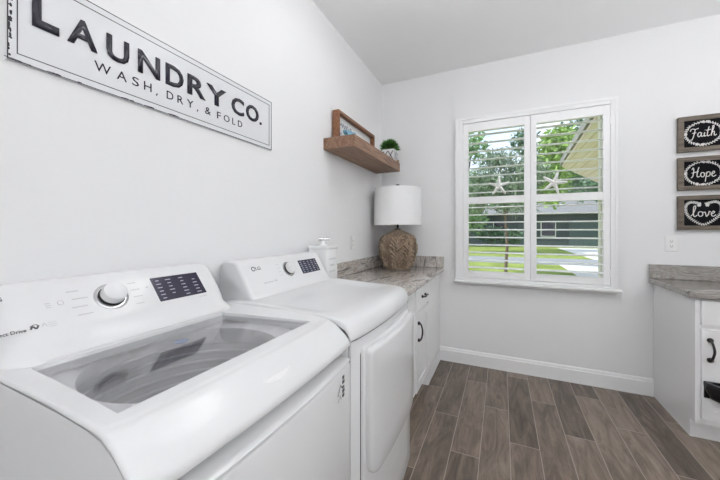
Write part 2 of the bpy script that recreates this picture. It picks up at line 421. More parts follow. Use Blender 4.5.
# ------------------------------------------------------------------ appliances
def side_steps(ya, yb, inner):     # y stations with rounded ends
    e = [0, .001, .004, .009, .016]
    return [ya + k for k in e] + inner + [yb - k for k in reversed(e)]
def edge_drop(y, ya, yb, r=.016):
    d = min(y - ya, yb - y)
    return 0 if d >= r else -(r - math.sqrt(max(0, r * r - (r - d) ** 2)))
def bulge(y, ya, yb, amp, cr):
    t = (y - (ya + yb) / 2) / ((yb - ya) / 2); c = max(0, (abs(t) - .86) / .14)
    return amp * (1 - t * t) - cr * c * c

# ---- washing machine
wa, wb = -2.826, -2.155; wc = (wa + wb) / 2
W = thing('washing_machine', 'white top load washing machine with tinted glass lid, nearest the camera', 'washing machine', (.38, wc, 0))
PR0 = [(.03, .9775), (.40, .975), (.50, .973), (.577, .9690), (.614, .9625), (.645, .949), (.667, .9335), (.685, .9165), (.695, .899)]
bm = B(); sidep = [(.03, .02), (.690, .02), (.690, .886)] + [(x - .004, z - .013) for x, z in reversed(PR0)]
prism(bm, sidep, lambda p, t: (p[0], t, p[1]), wa + .001, wa + .011); prism(bm, sidep, lambda p, t: (p[0], t, p[1]), wb - .011, wb - .001)
box(bm, .03, .04, wa + .016, wb - .016, .02, .955); box(bm, .04, .655, wa + .016, wb - .016, .02, .03)
part('cabinet_body', bm, M['enamel'], W)
for yy in (wa + .07, wb - .07):
    for xx in (.10, .58): bm = B(); lathe(bm, (xx, yy, 0), [(0, 0), (.022, 0), (.022, .02), (0, .02)], 12); part('foot', bm, M['black'], W)
seamp = [(x - .004, z - .015) for x, z in PR0] + [(x, z - .006) for x, z in reversed(PR0)]
for ya_ in (wa + .005, wb - .013): bm = B(); prism(bm, seamp, lambda p, t: (p[0], t, p[1]), ya_, ya_ + .008); part('side_seam', bm, M['seam'], W)
# lid frame / top deck with the trapezoid opening
hx0, hx1 = .222, .577
prof = [(.04, .968, 0), (.15, .968, 0), (.21, .968, 0), (hx0, .966, 0), (.33, .967, 0), (.46, .966, 0), (hx1, .963, 0), (.598, .9625, .8), (.608, .9620, 1), (.611, .9600, 1), (.614, .9608, 1), (.624, .957, 1), (.645, .947, 1), (.667, .932, 1), (.685, .916, 1), (.697, .901, 1), (.702, .890, 1), (.700, .883, 1), (.692, .880, 1), (.630, .880, 1)]
def hl(x): return -2.772 + (-2.785 + 2.772) * (x - hx0) / (hx1 - hx0)
def hr(x): return -2.262 + (-2.212 + 2.262) * (x - hx0) / (hx1 - hx0)
def rim_raise(x, y):
    d = min(y - wa, wb - y); k = max(0, 1 - d / .035)
    return k * (.008 if x < .5 else max(0, .008 * (1 - (x - .5) / .19)))
bm = B(); rows = []; NI = 24
for x, z, wgt in prof:
    xx = min(max(x, hx0), hx1); a, b_ = hl(xx), hr(xx)
    ys = side_steps(wa, wb, [])
    ys = ys[:5] + [a + (b_ - a) * k / NI for k in range(NI + 1)] + ys[5:]
    row = []
    for y in ys:
        row.append((x + wgt * bulge(y, wa, wb, .014, .003), y, z + edge_drop(y, wa, wb, .006) + rim_raise(x, y)))
    row.insert(0, (row[0][0], wa, row[0][2] - .0015)); row.append((row[-1][0], wb, row[-1][2] - .0015))
    rows.append(row)
V = grid(bm, rows)
i0, i1 = 3, 6; j0, j1 = 6, 6 + NI
dele = [f for f in bm.faces if all(i0 <= i <= i1 and j0 <= j <= j1 for i, j in [next(((a, b_) for a in range(i0, i1 + 1) for b_ in range(j0, j1 + 1) if V[a][b_] is v), (-1, -1)) for v in f.verts])]
bmesh.ops.delete(bm, geom=dele, context='FACES')
ring = [V[i0][j] for j in range(j0, j1)] + [V[i][j1] for i in range(i0, i1)] + [V[i1][j] for j in range(j1, j0, -1)] + [V[i][j0] for i in range(i1, i0, -1)]
low = [bm.verts.new(v.co + Vector((0, 0, -.03))) for v in ring]
for k in range(len(ring)): bm.faces.new((ring[k], ring[(k + 1) % len(ring)], low[(k + 1) % len(ring)], low[k]))
part('lid', bm, M['enamel'], W, True, 'white lid frame with a rounded front lip', angle=50)
bm = B(); gz = .957
q = [(hx0 + .001, hl(hx0) + .001), (hx0 + .001, hr(hx0) - .001), (hx1 - .001, hr(hx1) - .001), (hx1 - .001, hl(hx1) + .001)]
prism(bm, q, lambda p, t: (p[0], p[1], t), gz - .004, gz)
part('lid_glass', bm, M['lidglass'], W, label='tinted glass window of the lid')
# tub
tc = (.385, -2.505, 0)
bm = B(); lathe(bm, tc, [(.238, .925), (.262, .932), (.300, .932), (.312, .915), (.312, .87), (.268, .865), (.240, .905), (.238, .925)], 64)
part('tub_ring', bm, M['tubring'], W, True)
bm = B()
pf = [(.272, .90)]
for k in range(12):
    z = .89 - k * .032; pf += [(.270, z), (.270, z - .018), (.264, z - .022), (.264, z - .028)]
pf += [(.24, .50), (0, .49)]
lathe(bm, tc, pf, 64); part('drum', bm, M['steel'], W, True, 'ribbed steel drum')
bm = B(); lathe(bm, (tc[0], tc[1], .49), [(.16, 0), (.15, .03), (.06, .05), (.045, .12), (0, .13)], 32); part('agitator', bm, M['tubring'], W, True)
# console
def console(root, ya, yb, pr, name='console', yc_round=.05, m=None, sk=.45, sz=.20):
    """pr: xz outline (closed) ; ends rounded by shrinking the outline towards the back"""
    b = B(); rows = []
    n = 7
    st = [(ya + yc_round * (1 - math.cos(PI / 2 * k / n)), k / n) for k in range(n + 1)]
    yy = [(y, t) for y, t in st] + [(yb - (y - ya), t) for y, t in reversed(st)]
    zb = min(p[1] for p in pr); xb = min(p[0] for p in pr)
    for y, t in yy:
        g = math.sin(PI / 2 * t); rw = []
        for x, z in pr:
            k = 1 - sk + sk * g if z > zb + .03 else 1 - sk * .55 + sk * .55 * g
            rw.append((xb + (x - xb) * k, y, zb + (z - zb) * (1 - sz + sz * g)))
        rows.append(rw)
    V = [[b.verts.new(p) for p in r] for r in rows]; q = len(pr)
    for a, c in zip(V, V[1:]):
        for i in range(q): b.faces.new((a[i], a[(i + 1) % q], c[(i + 1) % q], c[i]))
    b.faces.new(V[0]); b.faces.new(V[-1][::-1])
    return part(name, b, m or M['plastic'], root, True, angle=60)
wpr = [(.03, .955), (.03, 1.10), (.036, 1.125), (.05, 1.139), (.066, 1.141), (.080, 1.136), (.095, 1.123), (.168, 1.036), (.176, 1.022), (.186, 1.000), (.200, .984), (.2195, .973), (.2195, .955)]
console(W, wa + .012, wb - .034, wpr, yc_round=.07)
fd = Vector((.095 - .168, 0, 1.123 - 1.036)).normalized()       # up direction along the face
def face_plane(z): # point on face at given z
    return Vector((.168 + (.095 - .168) * (z - 1.036) / (1.123 - 1.036), 0, z))
PW = Plane(face_plane(1.036), (0, 1, 0), fd)                    # x = world y, y = distance up the face
def up(z): return (z - 1.036) / fd.z
def display(pl_, root, x0, x1, y0, y1, cols, skip, seed, label):
    b = B(); rect(b, pl_, x0, x1, y0, y1, -.002, .0015); random.seed(seed)
    n0 = len(b.faces)
    for q_, cx_ in enumerate(cols):
        for k in range(6):
            if (q_, k) in skip: continue
            w_ = random.uniform(.010, .019); yy = y0 + (y1 - y0) * (.09 + .15 * k)
            rect(b, pl_, cx_ - w_ / 2, cx_ + w_ / 2, yy, yy + .0028, .0014, .0019)
    b.faces.ensure_lookup_table()
    for f in b.faces[n0:]: f.material_index = 1
    return part('display_panel', b, [M['display'], M['display_text']], root, label=label)
display(PW, W, -2.452, -2.283, up(1.040), up(1.110), (-2.434, -2.398, -2.352, -2.308), {(3, 5), (1, 0)}, 3, 'dark display panel with rows of small print')
# knob
kc = PW.p(-2.574, up(1.078), 0)
bm = B(); lathe(bm, kc, [(0, -.004), (.0425, -.004), (.0425, .002), (.041, .003), (.034, .003), (.034, .0)], 40, PW.n); kr = part('knob_ring', bm, M['chrome'], W, True)
bm = B(); lathe(bm, kc, [(0, 0), (.030, 0), (.031, .006), (.031, .024), (.0285, .031), (.024, .0335), (0, .034)], 40, PW.n); kn = part('control_knob', bm, M['plastic'], W, True)
bm = B(); lathe(bm, kc, [(.0335, .0032), (.0318, .0034), (.0312, .011), (.0311, .0112)], 40, PW.n); part('knob_skirt', bm, M['black'], kn, True)
def mark(pl_, root, *rc):
    b = B(); rect(b, pl_, *rc); part('dial_mark', b, M['thin_print'], root)
for k, w_ in enumerate((.026, .034, .034, .034)):      # cycle names left and right of the dial
    yy = up(1.104 - k * .019); mark(PW, W, -2.668 + .006 * (k % 2), -2.668 + .006 * (k % 2) + w_, yy, yy + .0026, 0, .0006)
for k, w_ in enumerate((.022, .026, .026, .022)):
    yy = up(1.104 - k * .019); mark(PW, W, -2.520, -2.520 + w_, yy, yy + .0022, 0, .0006)
bm = B(); tube(bm, [PW.p(-2.686 + .006 * math.cos(t * PI / 6), up(1.083) + .006 * math.sin(t * PI / 6), .0004) for t in range(13)], .0008, 4, False); part('dial_mark', bm, M['thin_print'], W)
for k in range(3): mark(PW, W, -2.716, -2.706, up(1.076) + k * .006, up(1.076) + k * .006 + .002, 0, .0006)
mark(PW, W, -2.474, -2.469, up(1.085), up(1.085) + .005, 0, .0006)
for w0, w1 in ((-2.318, -2.310), (-2.306, -2.288)): mark(PW, W, w0, w1, up(1.030), up(1.030) + .0025, 0, .0006)
bm = B()
text_into(bm, 'LG', PW, -2.8035, up(1.105), .021, .0115, 0, .0008, .006)
tube(bm, [PW.p(-2.813 + .007 * math.cos(t * PI / 8), up(1.105) + .006 + .007 * math.sin(t * PI / 8), .0004) for t in range(15)], .0012, 4, False)
part('logo', bm, M['dark_print'], W); bm = B()
text_into(bm, 'Direct Drive', PW, -2.819, up(1.036), .058, .0085, 0, .0008, .004)
part('lettering', bm, M['dark_print'], W); bm = B()
ribbon(bm, PW, [(-2.754, up(1.038)), (-2.749, up(1.043)), (-2.744, up(1.038)), (-2.739, up(1.044))], .004, .0006)
ribbon(bm, PW, [(-2.754, up(1.043)), (-2.748, up(1.046)), (-2.744, up(1.046)), (-2.740, up(1.045))], .002, .0006)
part('emblem', bm, M['dark_print'], W)
bm = B(); ribbon(bm, PW, [(-2.733, up(1.039)), (-2.729, up(1.046)), (-2.725, up(1.039))], .0022, .0006)
for k in range(3): rect(bm, PW, -2.722, -2.706, up(1.038) + .005 * k, up(1.036) + .005 * k + .0016, 0, .0006)
part('small_print', bm, M['thin_print'], W)
# round blue disc on the underside of the lid glass
bm = B(); lathe(bm, (.327, -2.496, gz - .0062), [(0, 0), (.0185, 0), (.0185, .0015), (0, .0015)], 28); part('blue_disc', bm, M['disc_blue'], W, label='blue round disc under the lid glass')
# handle recess band and front panel
def front_loft(ya, yb, prof, amp, cr, inner=24):
    b = B(); rows = []
    ys = [ya + (yb - ya) * k / inner for k in range(inner + 1)]
    for x, z in prof: rows.append([(x + bulge(y, ya, yb, amp, cr), y, z) for y in ys])
    grid(b, rows); return b
bm = front_loft(wa + .006, wb - .006, [(.612, .884), (.614, .860), (.622, .852), (.655, .8475), (.688, .843), (.699, .8395), (.702, .836), (.698, .8325), (.660, .832)], .014, .002)
part('handle_band', bm, M['enamel'], W, True)
bm = front_loft(wa + .006, wb - .006, [(.692, .8325), (.692, .826)], .014, .002); part('front_seam', bm, M['seam'], W)
bm = front_loft(wa + .006, wb - .006, [(.660, .828), (.695, .828), (.700, .825), (.702, .819), (.702, .06), (.696, .052), (.660, .05)], .014, .002)
part('front_panel', bm, M['enamel'], W, True)
bm = front_loft(wa + .02, wb - .02, [(.655, .052), (.655, .02)], .01, .01); part('kick_plate', bm, M['enamel'], W)
# small certification mark on the front panel near its right edge
PF = Plane((.7075, -2.240, 0), (-.08, 1, 0), (0, 0, 1))
bm = B()
ribbon(bm, PF, [(-.025, .765), (-.005, .79), (.010, .775)], .005, .002, 1); ribbon(bm, PF, [(-.022, .745), (-.010, .762), (-.0, .745)], .003, .002, 1)
for k in range(5): rect(bm, PF, .012, .024 + .002 * (k % 2), .745 + k * .014, .745 + k * .014 + (.010 if k != 2 else .006), 0, .0022)
part('front_label', bm, M['dark_print'], W, label='small dark printed mark on the front panel')

# ---- dryer
da, db = -2.1535, -1.450; dc = (da + db) / 2
D = thing('clothes_dryer', 'white front load clothes dryer standing between the washing machine and the counter', 'dryer', (.38, dc, 0))
bm = B(); box(bm, .03, .695, da + .006, db - .006, .02, .905, .004); part('cabinet_body', bm, M['enamel'], D)
for yy in (da + .07, db - .07):
    for xx in (.10, .60): bm = B(); lathe(bm, (xx, yy, 0), [(0, 0), (.022, 0), (.022, .02), (0, .02)], 12); part('foot', bm, M['black'], D)
dprof = [(.03, .958, 0), (.15, .975, 0), (.235, .982, 0), (.32, .979, 0), (.44, .972, 0), (.54, .969, 0), (.595, .9685, .4), (.638, .966, 1), (.662, .961, 1), (.682, .951, 1), (.695, .936, 1), (.702, .918, 1), (.705, .900, 1), (.704, .894, 1), (.68, .893, 1)]
bm = B(); rows = []
ys = side_steps(da, db, [da + .016 + (db - da - .032) * k / 26 for k in range(1, 26)])
for x, z, wgt in dprof:
    dish = lambda y: -.010 * min(1, max(0, (min(y - da, db - y) - .03) / .05)) * (1 if .26 < x < .56 else 0)
    row = [(x + wgt * bulge(y, da, db, .022, .006), y, z + edge_drop(y, da, db, .008) + dish(y)) for y in ys]
    row.insert(0, (row[0][0], da, row[0][2] - .014)); row.append((row[-1][0], db, row[-1][2] - .014)); rows.append(row)
grid(bm, rows); part('top_panel', bm, M['enamel'], D, True, angle=50)
bm = front_loft(da + .004, db - .004, [(.66, .8935), (.7015, .893), (.7015, .889), (.66, .8885)], .021, .005); part('top_seam', bm, M['seam'], D)
bm = front_loft(da + .006, db - .006, [(.66, .889), (.698, .8885), (.7, .886), (.7, .06), (.66, .055)], .014, .004); part('front_frame', bm, M['enamel'], D, True)
# front panel with rounded upper corners, standing proud
def bulged_plate(ya, yb, z0, z1, x0, x1, amp, rtop, rbot, sag=0, edge=.008):
    out = []
    def arc(cy, cz, r, a0, a1):
        for k in range(7):
            a = a0 + (a1 - a0) * k / 6; out.append((cy + r * math.cos(a), cz + r * math.sin(a)))
    arc(yb - rtop, z1 - rtop, rtop, 0, PI / 2)
    for k in range(1, 16):
        t = k / 16; out.append((yb - rtop + (ya + rtop - yb + rtop) * t, z1 - sag * math.sin(PI * t)))
    arc(ya + rtop, z1 - rtop, rtop, PI / 2, PI); arc(ya + rbot, z0 + rbot, rbot, PI, 1.5 * PI)
    for k in range(1, 16):
        t = k / 16; out.append((ya + rbot + (yb - rbot - ya - rbot) * t, z0))
    arc(yb - rbot, z0 + rbot, rbot, 1.5 * PI, 2 * PI)
    yc, zc = (ya + yb) / 2, (z0 + z1) / 2; b = B()
    def bx(y): return amp * (1 - ((y - yc) / ((yb - ya) / 2)) ** 2)
    hw, hh = (yb - ya) / 2, (z1 - z0) / 2; rings = []
    for x, ins in ((x0, 0), (x1 - edge, 0), (x1 - edge * .3, edge * .3), (x1, edge), (x1, .10), (x1, .2)):
        fy, fz = 1 - ins / hw, 1 - ins / hh
        rings.append([b.verts.new((x + bx(yc + (y - yc) * fy), yc + (y - yc) * fy, zc + (z - zc) * fz)) for y, z in out])
    n = len(out)
    for A, Bq in zip(rings, rings[1:]):
        for k in range(n): b.faces.new((A[k], A[(k + 1) % n], Bq[(k + 1) % n], Bq[k]))
    b.faces.new(rings[-1]); return b
bm = bulged_plate(da + .0630, db - .036, .06, .852, .69, .7085, .014, .03, .01); part('front_panel_gap', bm, M['seam'], D, True)
bm = bulged_plate(da + .0665, db - .035, .062, .855, .69, .719, .016, .03, .01, 0, .010); part('front_panel', bm, M['enamel'], D, True, angle=50)
bm = bulged_plate(da + .080, db - .045, .372, .842, .700, .744, .014, .02, .07, .004, .012); dd = part('door', bm, M['enamel'], D, True, angle=50)
bm = B(); box(bm, .735, .7448, da + .091, da + .101, .78, .80, .001); part('door_grip', bm, M['enamel'], dd)
dpr = [(.03, .955), (.03, 1.09), (.036, 1.118), (.052, 1.134), (.09, 1.139), (.118, 1.136), (.136, 1.126), (.146, 1.112), (.206, 1.010), (.213, .998), (.224, .986), (.245, .974), (.245, .955)]
console(D, da + .045, db - .022, dpr, yc_round=.016, sk=.12, sz=.07)
fu = Vector((.146 - .206, 0, 1.112 - 1.010)).normalized(); PD = Plane((.206, 0, 1.010), (0, 1, 0), fu)
def upd(z): return (z - 1.010) / fu.z
display(PD, D, -1.705, -1.535, upd(1.036), upd(1.104), (-1.688, -1.655, -1.620, -1.585, -1.553), (), 5, 'dark display panel with small print')
kc = PD.p(-1.805, upd(1.072), 0)
bm = B(); lathe(bm, kc, [(0, -.003), (.040, -.003), (.040, .002), (.033, .003), (.032, 0)], 40, PD.n); part('knob_ring', bm, M['chrome'], D, True)
bm = B(); lathe(bm, kc, [(0, 0), (.029, 0), (.030, .006), (.030, .022), (.027, .029), (.022, .031), (0, .0315)], 40, PD.n); kn = part('control_knob', bm, M['plastic'], D, True)
bm = B(); lathe(bm, kc, [(.0325, .0032), (.0310, .0034), (.0303, .011), (.0302, .0112)], 40, PD.n); part('knob_skirt', bm, M['black'], kn, True)
bm = B()
text_into(bm, 'LG', PD, -2.023, upd(1.090), .030, .016, 0, .0008, .008)
tube(bm, [PD.p(-2.037 + .0095 * math.cos(t * PI / 8), upd(1.090) + .008 + .0095 * math.sin(t * PI / 8), .0004) for t in range(16)], .002, 4, False)
part('logo', bm, M['dark_print'], D)
mark(PD, D, -2.01, -1.945, upd(1.030), upd(1.030) + .005, 0, .0006); mark(PD, D, -1.935, -1.92, upd(1.030), upd(1.030) + .008, 0, .0006)
for k in range(4):
    yy = upd(1.100 - k * .017); mark(PD, D, -1.885, -1.862, yy, yy + .0022, 0, .0006); mark(PD, D, -1.755, -1.735, yy, yy + .0022, 0, .0006)

# ------------------------------------------------------------------ left cabinets and counter
def shaker(bm, pl, x0, x1, y0, y1, d0, th=.018, rail=.055):
    """door front in plane pl: frame plus sunk panel"""
    rect(bm, pl, x0 + rail, x1 - rail, y0 + rail, y1 - rail, d0, d0 + th * .55)
    border(bm, pl, x0, x1, y0, y1, rail, d0, d0 + th)
CF = .604; CZ = .905
LC = thing('base_cabinet', 'white base cabinet with one drawer and one door between dryer and corner', 'cabinet', (.30, -1.0, 0))
bm = B(); box(bm, .02, CF, -1.43, -.565, .105, CZ - .04); box(bm, .02, CF - .06, -1.43, -.565, 0, .105); part('cabinet_body', bm, M['cabinet'], LC)
PL = Plane((CF, 0, 0), (0, 1, 0), (0, 0, 1))
bm = B(); rect(bm, PL, -.968, -.580, .700, .850, 0, .018); dr = part('drawer', bm, M['cabinet'], LC)
bm = B()
yc = -.765; zc = .778; xf = CF + .018
tube(bm, smooth_pts([(xf, yc - .045, zc), (xf + .022, yc - .045, zc), (xf + .030, yc - .03, zc + .002), (xf + .026, yc, zc + .004), (xf + .030, yc + .03, zc + .002), (xf + .022, yc + .045, zc), (xf, yc + .045, zc)], 4), .0055, 8)
for s in (-1, 1): lathe(bm, (xf, yc + s * .045, zc), [(.011, 0), (.0115, .006), (.009, .012), (.003, .015)], 12, (1, 0, 0))
part('handle', bm, M['black'], dr, True, 'black drawer pull')
bm = B(); shaker(bm, PL, -.968, -.580, .125, .678, 0); do = part('door', bm, M['cabinet'], LC)
bm = B(); yc = -.925; z0, z1 = .49, .61
tube(bm, smooth_pts([(xf, yc, z0), (xf + .018, yc, z0 + .003), (xf + .028, yc + .002, z0 + .03), (xf + .031, yc + .004, (z0 + z1) / 2), (xf + .028, yc + .002, z1 - .03), (xf + .018, yc, z1 - .003), (xf, yc, z1)], 4), .0058, 8)
for z in (z0, z1): lathe(bm, (xf, yc, z), [(.012, 0), (.013, .007), (.010, .014), (.003, .018)], 12, (1, 0, 0))
part('handle', bm, M['black'], do, True, 'black curved door pull')
bm = B(); rect(bm, PL, -1.42, -1.0, .125, .850, 0, .004); part('filler_panel', bm, M['cabinet'], LC)
CC = thing('corner_cabinet', 'plain white cabinet panel in the corner under the stone counter', 'cabinet', (.30, -.28, 0))
bm = B(); box(bm, .02, CF, -.562, -.004, .105, CZ - .04); part('cabinet_body', bm, M['cabinet'], CC)
bm = B(); rect(bm, PL, -.555, -.06, .125, .850, 0, .012); part('panel', bm, M['cabinet'], CC)
bm = B(); box(bm, .02, CF + .012, -.562, -.018, 0, .105); part('base_trim', bm, M['trim'], CC)
CT = thing('countertop', 'streaked grey and brown stone countertop in the corner under the lamp', 'countertop', (.32, -.7, CZ - .04))
bm = B(); box(bm, .004, .648, -1.44, -.003, CZ - .04, CZ, .008, 3); part('slab', bm, M['stone'], CT, True)
bm = B(); box(bm, .002, .024, -1.44, -.026, CZ, CZ + .108, .003); solo('backsplash', bm, M['stone'], (.015, -.73, CZ), 'low streaked stone backsplash along the left wall', 'backsplash')
bm = B(); box(bm, .004, .646, -.024, -.003, CZ, CZ + .108, .003); solo('backsplash', bm, M['stone_v'], (.32, -.013, CZ), 'low streaked stone backsplash behind the lamp under the window wall', 'backsplash')

# canister behind the dryer
CN = thing('canister', 'white square canister with lid and dark print behind the dryer console', 'canister', (.100, -1.353, CZ))
x0, x1, y0, y1 = .033, .168, -1.425, -1.283
bm = B(); box(bm, x0, x1, y0, y1, CZ, 1.150, .006, 3); part('body', bm, M['white_ceramic'], CN, True)
bm = B(); box(bm, x0 - .003, x1 + .003, y0 - .003, y1 + .003, 1.150, 1.172, .004); ld = part('lid', bm, M['white_ceramic'], CN)
bm = B(); c0, c1 = (x0 + x1) / 2, (y0 + y1) / 2
lathe(bm, (c0, c1, 1.172), [(.030, 0), (.028, .008), (.016, .011), (.014, .030), (.0, .031)], 20); part('lid_neck', bm, M['white_ceramic'], ld, True)
bm = B(); tube(bm, [(c0 - .026, c1 - .024, 1.211), (c0 - .016, c1 - .016, 1.211)], .0115, 12); tube(bm, [(c0 - .016, c1 - .016, 1.211), (c0 + .026, c1 + .026, 1.211)], .0105, 12); part('knob', bm, M['chrome'], ld, True, 'metal lid knob')
PC = Plane((x1, 0, 0), (0, 1, 0), (0, 0, 1)); bm = B(); random.seed(2)
for z, w_ in ((1.085, .085), (1.045, .05), (1.005, .08)):
    yy = (y0 + y1) / 2 - w_ / 2; ribbon(bm, PC, [(yy + w_ * k / 14, z + (.009 if k % 2 else -.004) * random.uniform(.6, 1.1)) for k in range(15)], .0035, .0008, 3)
part('print', bm, M['thin_print'], CN)

# outlets
def outlet(pl, x, z, label):
    o = pl.p(x, z, 0); t = thing('wall_outlet', label, 'outlet', pl.p(x, z - .058, 0))
    b = B(); rect(b, pl, x - .036, x + .036, z - .058, z + .058, 0, .006); bmesh.ops.bevel(b, geom=list(b.edges), offset=.002, segments=1, affect='EDGES'); part('plate', b, M['plate'], t)
    b = B()
    rect(b, pl, x - .017, x + .017, z - .033, z + .033, .006, .0075); part('receptacle', b, M['plate'], t)
    b = B()
    for s in (-1, 1):
        for dx in (-.006, .006): rect(b, pl, x + dx - .0012, x + dx + .0012, z + s * .018 - .005, z + s * .018 + .005, .0075, .0078)
        rect(b, pl, x - .002, x + .002, z + s * .018 - .012, z + s * .018 - .008, .0075, .0078)
    part('slots', b, M['dark_print'], t)
PWL = Plane((0, 0, 0), (0, 1, 0), (0, 0, 1)); PBW = Plane((0, 0, 0), (1, 0, 0), (0, 0, 1))
outlet(PWL, -.715, 1.165, 'white outlet plate on the left wall beside the lamp')
outlet(PBW, 2.320, 1.170, 'white outlet plate on the back wall below the three framed signs')

# lamp
LX, LY = .262, -.268
LP = thing('table_lamp', 'table lamp with white drum shade and carved brown wooden base', 'lamp', (LX, LY, CZ))
def carve(a, h):
    n = 9; u = a / (2 * PI) * n; c = math.floor(u); f = u - c - .5
    sft = (c % 2) * .5; v = h * 8 + sft; lv = v - math.floor(v)
    env = math.sin(PI * lv)                      # leaf length
    wd = .5 * env + .05
    inside = 1 - min(1, (abs(f) / wd) ** 2)
    vein = math.sin((lv * 3.6 + abs(f) * 3.4) * PI * 2)
    return .010 * inside + .0135 * vein * (.45 + .55 * inside) - .004 * (1 if abs(f) < .04 else 0)
bp = []
ctrl = [(.0, .0), (.105, .0), (.117, .004), (.128, .030), (.142, .075), (.155, .12), (.164, .165), (.167, .205), (.164, .245), (.152, .285), (.128, .318), (.095, .342), (.060, .358), (.036, .368), (.030, .376)]
sp = [Vector((r, h, 0)) for r, h in ctrl]
fine = smooth_pts([(r, h) for r, h in ctrl[2:]], 7)
prof_l = [(0, 0), (.105, 0)] + [(p.x, p.y) for p in fine]
bm = B(); lathe(bm, (LX, LY, CZ), prof_l, 288, disp=lambda a, h: carve(a, h) * min(1, max(0, (h - .006) / .03)) * min(1, max(0, (.345 - h) / .03)))
part('lamp_base', bm, M['lampwood'], LP, True, 'carved brown wooden base', angle=70)
bm = B(); lathe(bm, (LX, LY, CZ), [(.031, .374), (.031, .380), (.014, .384), (.011, .392), (.011, .45), (.016, .452), (.016, .50), (0, .50)], 20); part('lamp_neck', bm, M['black'], LP, True)
bm = B(); r0, r1, z0, z1 = .227, .221, .415, .762
lathe(bm, (LX, LY, CZ), [(r0, z0), (r1, z1), (r1 - .003, z1), (r0 - .003, z0), (r0, z0)], 72); shd = part('lamp_shade', bm, M['shade'], LP, True)
bm = B()
for k in range(3): a = k * 2 * PI / 3; tube(bm, [(LX, LY, CZ + .755), (LX + (r1 - .002) * math.cos(a), LY + (r1 - .002) * math.sin(a), CZ + .755)], .002, 6)
tube(bm, [(LX, LY, CZ + .50), (LX, LY, CZ + .772)], .003, 6); part('harp', bm, M['black'], LP)
bm = B(); lathe(bm, (LX, LY, CZ + .770), [(.006, 0), (.006, .012), (.018, .016), (.020, .024), (.016, .032), (.004, .036), (0, .036)], 16); part('finial', bm, M['black'], LP, True)

# ------------------------------------------------------------------ floating shelf and things on it
SZ0, SZ1 = 1.848, 1.930
bm = B(); box(bm, 0, .25, -1.19, -.165, SZ0, SZ1, .002); solo('floating_shelf', bm, M['shelfwood'], (0, -.68, SZ0), 'thick brown wooden floating shelf on the left wall', 'shelf')
FR = thing('framed_sign', 'long brown wood framed sign with dark blue writing standing on the shelf', 'sign', (.04, -.73, SZ1))
fy0_, fy1_, fz1 = -1.085, -.375, SZ1 + .238
PFm = Plane((.062, 0, 0), (0, 1, 0), (0, 0, 1))
bm = B()
for a, b_, c, d in ((fy0_, fy0_ + .022, SZ1, fz1), (fy1_ - .022, fy1_, SZ1, fz1), (fy0_ + .022, fy1_ - .022, SZ1, SZ1 + .022), (fy0_ + .022, fy1_ - .022, fz1 - .022, fz1)): box(bm, .015, .068, a, b_, c, d, .0015)
part('frame', bm, M['framewood'], FR)
bm = B(); box(bm, .018, .030, fy0_ + .022, fy1_ - .022, SZ1 + .022, fz1 - .022); part('board', bm, M['frame_board'], FR)
bm = B(); PFb = Plane((.0303, 0, 0), (0, 1, 0), (0, 0, 1)); random.seed(11)
for z, ya_, yb_, w_ in ((SZ1 + .150, -1.02, -.78, .011), (SZ1 + .075, -1.03, -.88, .011), (SZ1 + .120, -.74, -.46, .012), (SZ1 + .065, -.66, -.45, .008)):
    n = int((yb_ - ya_) / .016)
    ribbon(bm, PFb, [(ya_ + (yb_ - ya_) * k / n, z + (random.uniform(.008, .034) if k % 2 else random.uniform(-.012, .004))) for k in range(n + 1)], w_ * .6, .0006, 4)
part('lettering', bm, M['navy_print'], FR)
OB = thing('ornament', 'small pale blue ornament on the shelf in front of the framed sign', 'ornament', (.135, -1.03, SZ1))
bm = B(); ball(bm, (.135, -1.03, SZ1 + .040), .040, 3, (.7, 1.25, .98)); ball(bm, (.135, -.972, SZ1 + .066), .022, 2); part('body', bm, M['blue'], OB, True)
bm = B(); prism(bm, [(-1.075, SZ1 + .030), (-1.115, SZ1 + .048), (-1.12, SZ1 + .062), (-1.062, SZ1 + .055)], lambda p, t: (t, p[0], p[1]), .120, .150); part('tail', bm, M['blue'], OB)
bm = B(); ball(bm, (.165, -.925, SZ1 + .030), .031, 3, (1, 1, .97)); solo('ornament', bm, M['white_ceramic'], (.165, -.925, SZ1), 'small round white ornament beside the pale blue one on the shelf', 'ornament', None, True)
# plant
PT = thing('potted_plant', 'small green potted plant in a white patterned pot at the shelf end', 'plant', (.185, -.255, SZ1))
px, py, ph = .181, -.262, .112
bm = B(); q = []
rows = []
for hz, hs in ((0, .048), (ph * .5, .054), (ph, .058)): rows.append((hz, hs))
vr = [[bm.verts.new((px + sx_ * hs, py + sy_ * hs, SZ1 + hz)) for sx_, sy_ in ((-1, -1), (1, -1), (1, 1), (-1, 1))] for hz, hs in rows]
bm.faces.new(vr[0])
for a, b_ in zip(vr, vr[1:]):
    for k in range(4): bm.faces.new((a[k], a[(k + 1) % 4], b_[(k + 1) % 4], b_[k]))
bm.faces.new(vr[-1]); part('pot', bm, M['white_ceramic'], PT)
bm = B()
for pln in (Plane((px, py - .0545, SZ1), (1, 0, 0), (0, -.06, 1)), Plane((px + .0545, py, SZ1), (0, 1, 0), (.06, 0, 1))):
    for s in (-1, 1):
        for o in (-.026, .026):
            ribbon(bm, pln, [(o - s * .023, .012), (o + s * .023, .092)], .007, .004, 1)
part('pot_pattern', bm, M['dark_print'], PT)
bm = B(); random.seed(21)
